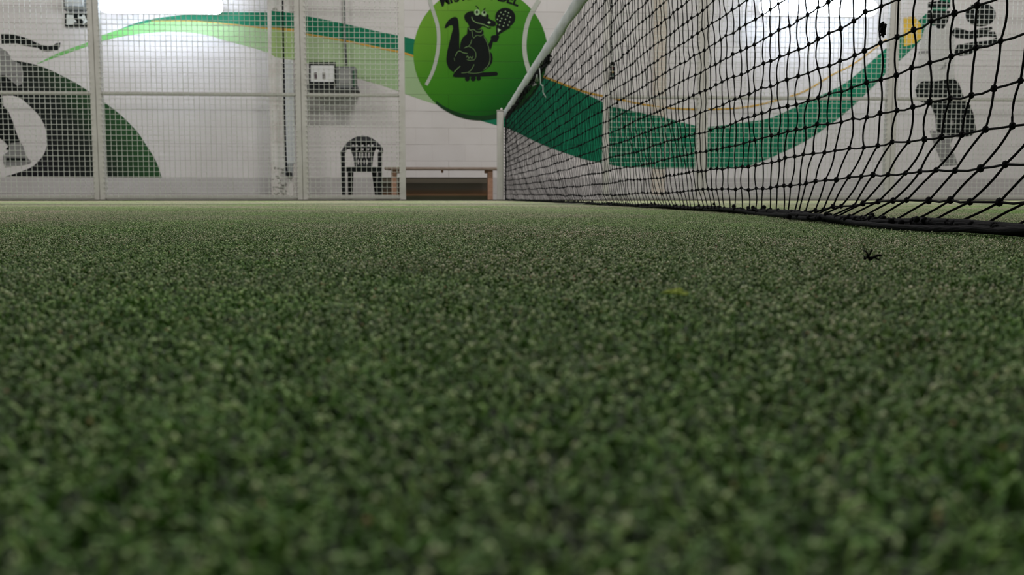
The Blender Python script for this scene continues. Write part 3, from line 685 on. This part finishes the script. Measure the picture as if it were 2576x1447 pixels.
def leg(bx0, bx1, tx0, tx1, Yt, Yb, zt):
    r0 = [(tx0, Yt - .02, zt), (tx1, Yt - .02, zt), (tx1, Yt + .03, zt), (tx0, Yt + .03, zt)]
    r1 = [(bx0, Yb - .015, FLOOR), (bx1, Yb - .015, FLOOR), (bx1, Yb + .015, FLOOR), (bx0, Yb + .015, FLOOR)]
    MB().loft([r0, r1]).build('leg', M['black_plastic'], ch, bevel=.004)
za = atZ(860, 386, CY0 + .03)
for sgn in (0, 1):
    ex = lambda l, r, Y: (atX(l, Y), atX(r, Y))
    tx = ex(858.5, 869, CY0) if not sgn else ex(952, 962.5, CY0); bx = ex(861, 868.5, CY0 - .03) if not sgn else ex(951, 961, CY0 - .03)
    leg(bx[0], bx[1], tx[0], tx[1], CY0 + .0, CY0 - .03, za)
    tx = ex(876, 890, CY1) if not sgn else ex(936, 949, CY1); bx = ex(876, 886.5, CY1 + .06) if not sgn else ex(945, 955, CY1 + .06)
    leg(bx[0], bx[1], tx[0], tx[1], CY1, CY1 + .06, zs - .03)
    xa = atX(863, CY0) if not sgn else atX(957.5, CY0); xb = atX(864.5, CY1 + .05) if not sgn else atX(961, CY1 + .05)
    P = smooth_line([(xa, CY0 - .01, za - .02), (xa, CY0 + .03, za + .012), (xa, CY0 + .14, za + .018), (xb, CY1 - .03, za + .03), (xb, CY1 + .06, za + .045)], 5)
    MB().tube(P, .024, 8, flat=.45).build('armrest', M['black_plastic'], ch, smooth=True)

# ------------------------------------------------------------------ bench and the low sheet behind its legs
BY0, BY1 = 10.62, 10.92
bt_ = atZ(1110, 420.5, BY0); bb = atZ(1110, 427, BY0)
bx0, bx1 = atX(967, BY0), atX(1259, BY0)
be = thing('wooden_bench', ((bx0 + bx1) / 2, (BY0 + BY1) / 2, FLOOR), 'low wooden bench with two terracotta brown legs beside the black chair', 'bench')
MB().box((bx0, BY0, bb), (bx1, BY1, bt_)).build('plank', M['plank'], be, bevel=.006)
for a, b_ in ((985, 998), (1227, 1240)):
    x0_, x1_ = atX(a, BY0 + .05), atX(b_, BY0 + .05)
    lg = MB().box((x0_, BY0 + .04, FLOOR), (x1_, BY1 - .04, bb - .0005)).build('leg', M['leg'], be, bevel=.004)
    xo = x1_ if a < 1100 else x0_ - .03
    MB().box((xo + (.001 if a < 1100 else -.001), BY0 + .06, bb - .035), (xo + .03 + (.001 if a < 1100 else -.001), BY1 - .06, bb - .001)).build('corner_block', M['leg'], be, bevel=.003)
MB().box((atX(1110, BY0), BY0 + .05, bb - .028), (atX(1115.5, BY0), BY1 - .05, bb - .001)).build('crossbar', M['leg'], be, bevel=.003)
SY = 11.0
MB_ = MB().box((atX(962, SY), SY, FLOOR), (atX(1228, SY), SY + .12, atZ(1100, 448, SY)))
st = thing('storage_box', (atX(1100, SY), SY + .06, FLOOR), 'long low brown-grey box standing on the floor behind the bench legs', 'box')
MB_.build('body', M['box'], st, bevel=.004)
MB().box((atX(962, SY) - .003, SY - .003, atZ(1100, 448, SY) + .0005), (atX(1228, SY) + .003, SY + .123, atZ(1100, 448, SY) + .006)).build('lid', M['dark'], st, bevel=.002)

# ------------------------------------------------------------------ turf
TX0, TX1, TY0, TY1 = -8.9, 10.2, -1.2, YF - .046
tb = struct(MB().box((TX0, TY0, FLOOR + .0002), (TX1, TY1, -.0044)).build('floor_turf_backing', M['backing']))
def fibre_tile(name, size, nblade, ngrain, seed, line=False):
    r = np.random.default_rng(seed); V = []; Fc = []; C = []
    # fibres: bent ribbons, three cross-sections each
    n = nblade; p = (r.random((n, 2)) - .5) * size; th = r.random(n) * 2 * np.pi
    ln = r.uniform(.0024, .0052, n); lean = r.uniform(.5, 1.12, n); wd_ = r.uniform(.00026, .00055, n)
    dx, dy = np.cos(th), np.sin(th); tw = th + np.pi / 2 + r.normal(0, .5, n); wx, wy = np.cos(tw) * wd_, np.sin(tw) * wd_
    z0 = np.full(n, -.0042); hs = []
    for t_, hh, ll in ((0, 0, 0), (.55, .62, .3), (1, .92, .9)):
        cx = p[:, 0] + dx * ln * lean * ll; cy = p[:, 1] + dy * ln * lean * ll; cz = z0 + ln * hh * np.sqrt(1 - (lean * .8) ** 2 * t_)
        q = 1 - .45 * t_
        hs.append((np.c_[cx - wx * q, cy - wy * q, cz], np.c_[cx + wx * q, cy + wy * q, cz]))
    vs = np.stack([a for h_ in hs for a in h_], 1).reshape(-1, 3)       # 6 per fibre
    b0 = np.arange(n)[:, None] * 6
    f1 = b0 + np.array([[0, 1, 3, 2]]); f2 = b0 + np.array([[2, 3, 5, 4]])
    fb = np.concatenate([f1, f2])
    g = r.random(n); k = r.random(n)
    base = np.array([.125, .225, .064]) * (.55 + .8 * g[:, None]); olive = np.array([.25, .35, .12]); sel = (k > .72)[:, None]
    cb = np.where(sel, olive * (.6 + .7 * g[:, None]), base); cb = np.where((k < .12)[:, None], np.array([.04, .06, .03]), cb)
    if line: cb = np.full((n, 3), 1.0) * (.7 + .3 * g[:, None])
    cv = np.repeat(cb, 6, 0)
    # sand grains: little octahedra, a few coarse bright ones
    m_ = ngrain; coarse = r.random(m_) > .955; gp = (r.random((m_, 2)) - .5) * size; big = r.random(m_) > .66; gr = np.where(big, r.uniform(.00030, .00062, m_), r.uniform(.00015, .0003, m_)); gz = np.where(big, r.uniform(-.0022, .0003, m_), r.uniform(-.0036, -.0006, m_)); gr = np.where(coarse, r.uniform(.00042, .00085, m_), gr); gz = np.where(coarse, r.uniform(-.0002, .0012, m_), gz)
    O = np.array([[1, 0, 0], [-1, 0, 0], [0, 1, 0], [0, -1, 0], [0, 0, 1], [0, 0, -1]], float)
    gv = (np.c_[gp, gz][:, None, :] + (O[None] * r.uniform(.7, 1.25, (m_, 6, 1))) * gr[:, None, None]).reshape(-1, 3)
    of = np.array([[0, 2, 4], [2, 1, 4], [1, 3, 4], [3, 0, 4], [2, 0, 5], [1, 2, 5], [3, 1, 5], [0, 3, 5]])
    fg = (np.arange(m_)[:, None, None] * 6 + of[None]).reshape(-1, 3) + len(vs)
    gc = np.where(big[:, None], np.array([.62, .66, .50])[None] * r.uniform(.5, 1.4, (m_, 1)), np.array([.19, .25, .11])[None] * r.uniform(.5, 1.3, (m_, 1))); pk = r.random(m_)
    gc = np.where((pk > .975)[:, None], np.array([.55, .33, .25]), gc); gc = np.where(((pk > .92) & (pk < .975))[:, None], np.array([.46, .40, .28]), gc)
    gc = np.where(coarse[:, None], np.array([.80, .76, .64])[None] * r.uniform(.6, 1.1, (m_, 1)), gc)
    if line: gc = np.full((m_, 3), 1.0)
    gcv = np.repeat(gc, 6, 0)
    verts = np.concatenate([vs, gv]); cols = np.concatenate([cv, gcv]); nv = len(verts)
    me = bpy.data.meshes.new(name); nq, nt_ = len(fb), len(fg)
    me.vertices.add(nv); me.vertices.foreach_set('co', verts.astype(np.float32).ravel())
    me.loops.add(nq * 4 + nt_ * 3); me.loops.foreach_set('vertex_index', np.concatenate([fb.ravel(), fg.ravel()]).astype(np.int32))
    me.polygons.add(nq + nt_); st_ = np.concatenate([np.arange(nq) * 4, nq * 4 + np.arange(nt_) * 3])
    me.polygons.foreach_set('loop_start', st_.astype(np.int32)); me.update(calc_edges=True)
    ca = me.color_attributes.new('tint', 'FLOAT_COLOR', 'POINT'); ca.data.foreach_set('color', np.c_[cols, np.ones(nv)].astype(np.float32).ravel())
    me.materials.append(M['turfline' if line else 'turf']); me.validate()
    return me
TS = .15
def turf_object(name, pts_list, meshes, label, lineo=False):
    """a carpet of fibres: the mesh carries one point per tile; geometry nodes put a tile of fibres on each"""
    me = bpy.data.meshes.new(name); P = np.array(pts_list); me.from_pydata([tuple(p) for p in P[:, :3]], [], [])
    ra = me.attributes.new('turn', 'FLOAT', 'POINT'); ra.data.foreach_set('value', P[:, 3].astype(np.float32))
    va = me.attributes.new('kind_index', 'INT', 'POINT'); va.data.foreach_set('value', P[:, 4].astype(np.int32))
    o = bpy.data.objects.new(name, me); COL.objects.link(o)
    srcs = []
    for i, tm in enumerate(meshes):
        so = bpy.data.objects.new('turf_tile', tm); COL.objects.link(so); so.parent = o
        so.location = (TX0 + .3 + i * .2 + (1 if lineo else 0), TY0 + .1, .0); so['kind'] = 'stuff'; srcs.append(so)
    ng = bpy.data.node_groups.new(name + '_nodes', 'GeometryNodeTree')
    ng.interface.new_socket('Geometry', in_out='INPUT', socket_type='NodeSocketGeometry'); ng.interface.new_socket('Geometry', in_out='OUTPUT', socket_type='NodeSocketGeometry')
    N, L = ng.nodes, ng.links; gi, go = N.new('NodeGroupInput'), N.new('NodeGroupOutput'); jn = N.new('GeometryNodeJoinGeometry')
    m2p = N.new('GeometryNodeMeshToPoints'); L.new(gi.outputs[0], m2p.inputs['Mesh'])
    at1 = N.new('GeometryNodeInputNamedAttribute'); at1.data_type = 'FLOAT'; at1.inputs['Name'].default_value = 'turn'
    at2 = N.new('GeometryNodeInputNamedAttribute'); at2.data_type = 'INT'; at2.inputs['Name'].default_value = 'kind_index'
    cx = N.new('ShaderNodeCombineXYZ'); L.new(at1.outputs['Attribute'], cx.inputs[2])
    for i, so in enumerate(srcs):
        oi = N.new('GeometryNodeObjectInfo'); oi.inputs['Object'].default_value = so; oi.inputs['As Instance'].default_value = True
        cmp_ = N.new('FunctionNodeCompare'); cmp_.data_type = 'INT'; cmp_.operation = 'EQUAL'
        ins = [x for x in cmp_.inputs if x.type == 'INT']; L.new(at2.outputs['Attribute'], ins[0]); ins[1].default_value = i
        ip = N.new('GeometryNodeInstanceOnPoints'); L.new(m2p.outputs[0], ip.inputs['Points']); L.new(cmp_.outputs[0], ip.inputs['Selection'])
        L.new(oi.outputs['Geometry'], ip.inputs['Instance']); L.new(cx.outputs[0], ip.inputs['Rotation']); L.new(ip.outputs[0], jn.inputs[0])
    L.new(jn.outputs[0], go.inputs[0])
    md = o.modifiers.new('pile', 'NODES'); md.node_group = ng
    tag(o, label, 'turf', kind='stuff'); return o
tiles = [fibre_tile('turf_tile', TS * 1.005, 10500, 4200, 21 + i) for i in range(3)]
LY = 4.45
pts = []
nx, ny_ = int((TX1 - TX0) / TS), int((TY1 - TY0) / TS)
for i in range(nx):
    for j in range(ny_):
        x = TX0 + (i + .5) * TS; y = TY0 + (j + .5) * TS
        if y > TY1 - .08: continue
        zz = .0012 * math.sin(x * 3.1 + y * 1.7) * math.sin(y * 2.3)
        pts.append((x, y, zz, random.choice((0, 1, 2, 3)) * math.pi / 2, random.randrange(3)))
turf_object('artificial_turf', pts, tiles, 'green sanded artificial turf covering the whole court')
ltile = fibre_tile('line_tile', .05, 1500, 60, 77, True)
lp = [(TX0 + .03 + k * .048, LY, .0068, 0, 0) for k in range(int((TX1 - TX0) / .048) - 1)]
turf_object('court_line', lp, [ltile], 'white court line running across the turf before the fence', True)['category'] = 'line'
tag(MB().box((TX0, LY - .024, -.0056), (TX1, LY + .024, .0006)).build('line_base', mat('line_base_white', (.5, .52, .42), .8)), 'pale woven backing of the white court line', 'line')

# ------------------------------------------------------------------ scraps on the turf
def ground(px, py, z=0.0):
    d = MW.to_3x3() @ Vector(((px - W / 2) / F, (H / 2 - py) / F, -1.0)); o = MW.translation; return o + d * ((z - o.z) / d.z)
c0 = ground(2192, 662); k = (c0 - MW.translation).length / F
def sp_(px, py, dy=0): return (c0.x + (px - 2192) * k, c0.y + dy, c0.z + .002 + (662 - py) * k)
def z2(a, b_): return (2120 + a / 14.47, 600 + b_ / 14.47)
mb = MB()
for path, r in (([(790, 600), (840, 660), (880, 760), (900, 800)], 2.2), ([(1030, 555), (985, 640), (950, 740), (940, 820)], 2.2), ([(780, 790), (765, 850), (800, 890), (860, 850), (920, 840)], 2.4),
        ([(900, 790), (960, 840), (1020, 870), (1100, 830), (1240, 770), (1370, 770)], 3.0), ([(930, 860), (1000, 900), (1060, 840)], 4.0), ([(1040, 860), (1160, 850), (1240, 880), (1310, 930)], 2.0)):
    P = [sp_(*z2(*p), dy=random.uniform(-.001, .001)) for p in path]; mb.tube(smooth_line(P, 4), r * k * 1.1, 6)
tag(mb.build('twine_scrap', M['cord'], smooth=True), 'tiny frayed black scrap of twine lying on the turf before the net', 'scrap')
c1 = ground(1702, 752); mb = MB()
for q in range(26):
    a = [c1 + Vector((random.gauss(0, .0016), random.gauss(0, .0016), abs(random.gauss(0, .0006)) + .0018)) for _ in range(3)]
    mb.tube(smooth_line([tuple(p) for p in a], 3), .0003, 4)
tag(mb.build('felt_fluff', mat('felt_yellow', (.62, .74, .16), .8)), 'small yellow-green wisp of ball felt on the turf', 'fluff')
bpy.context.view_layer.update()
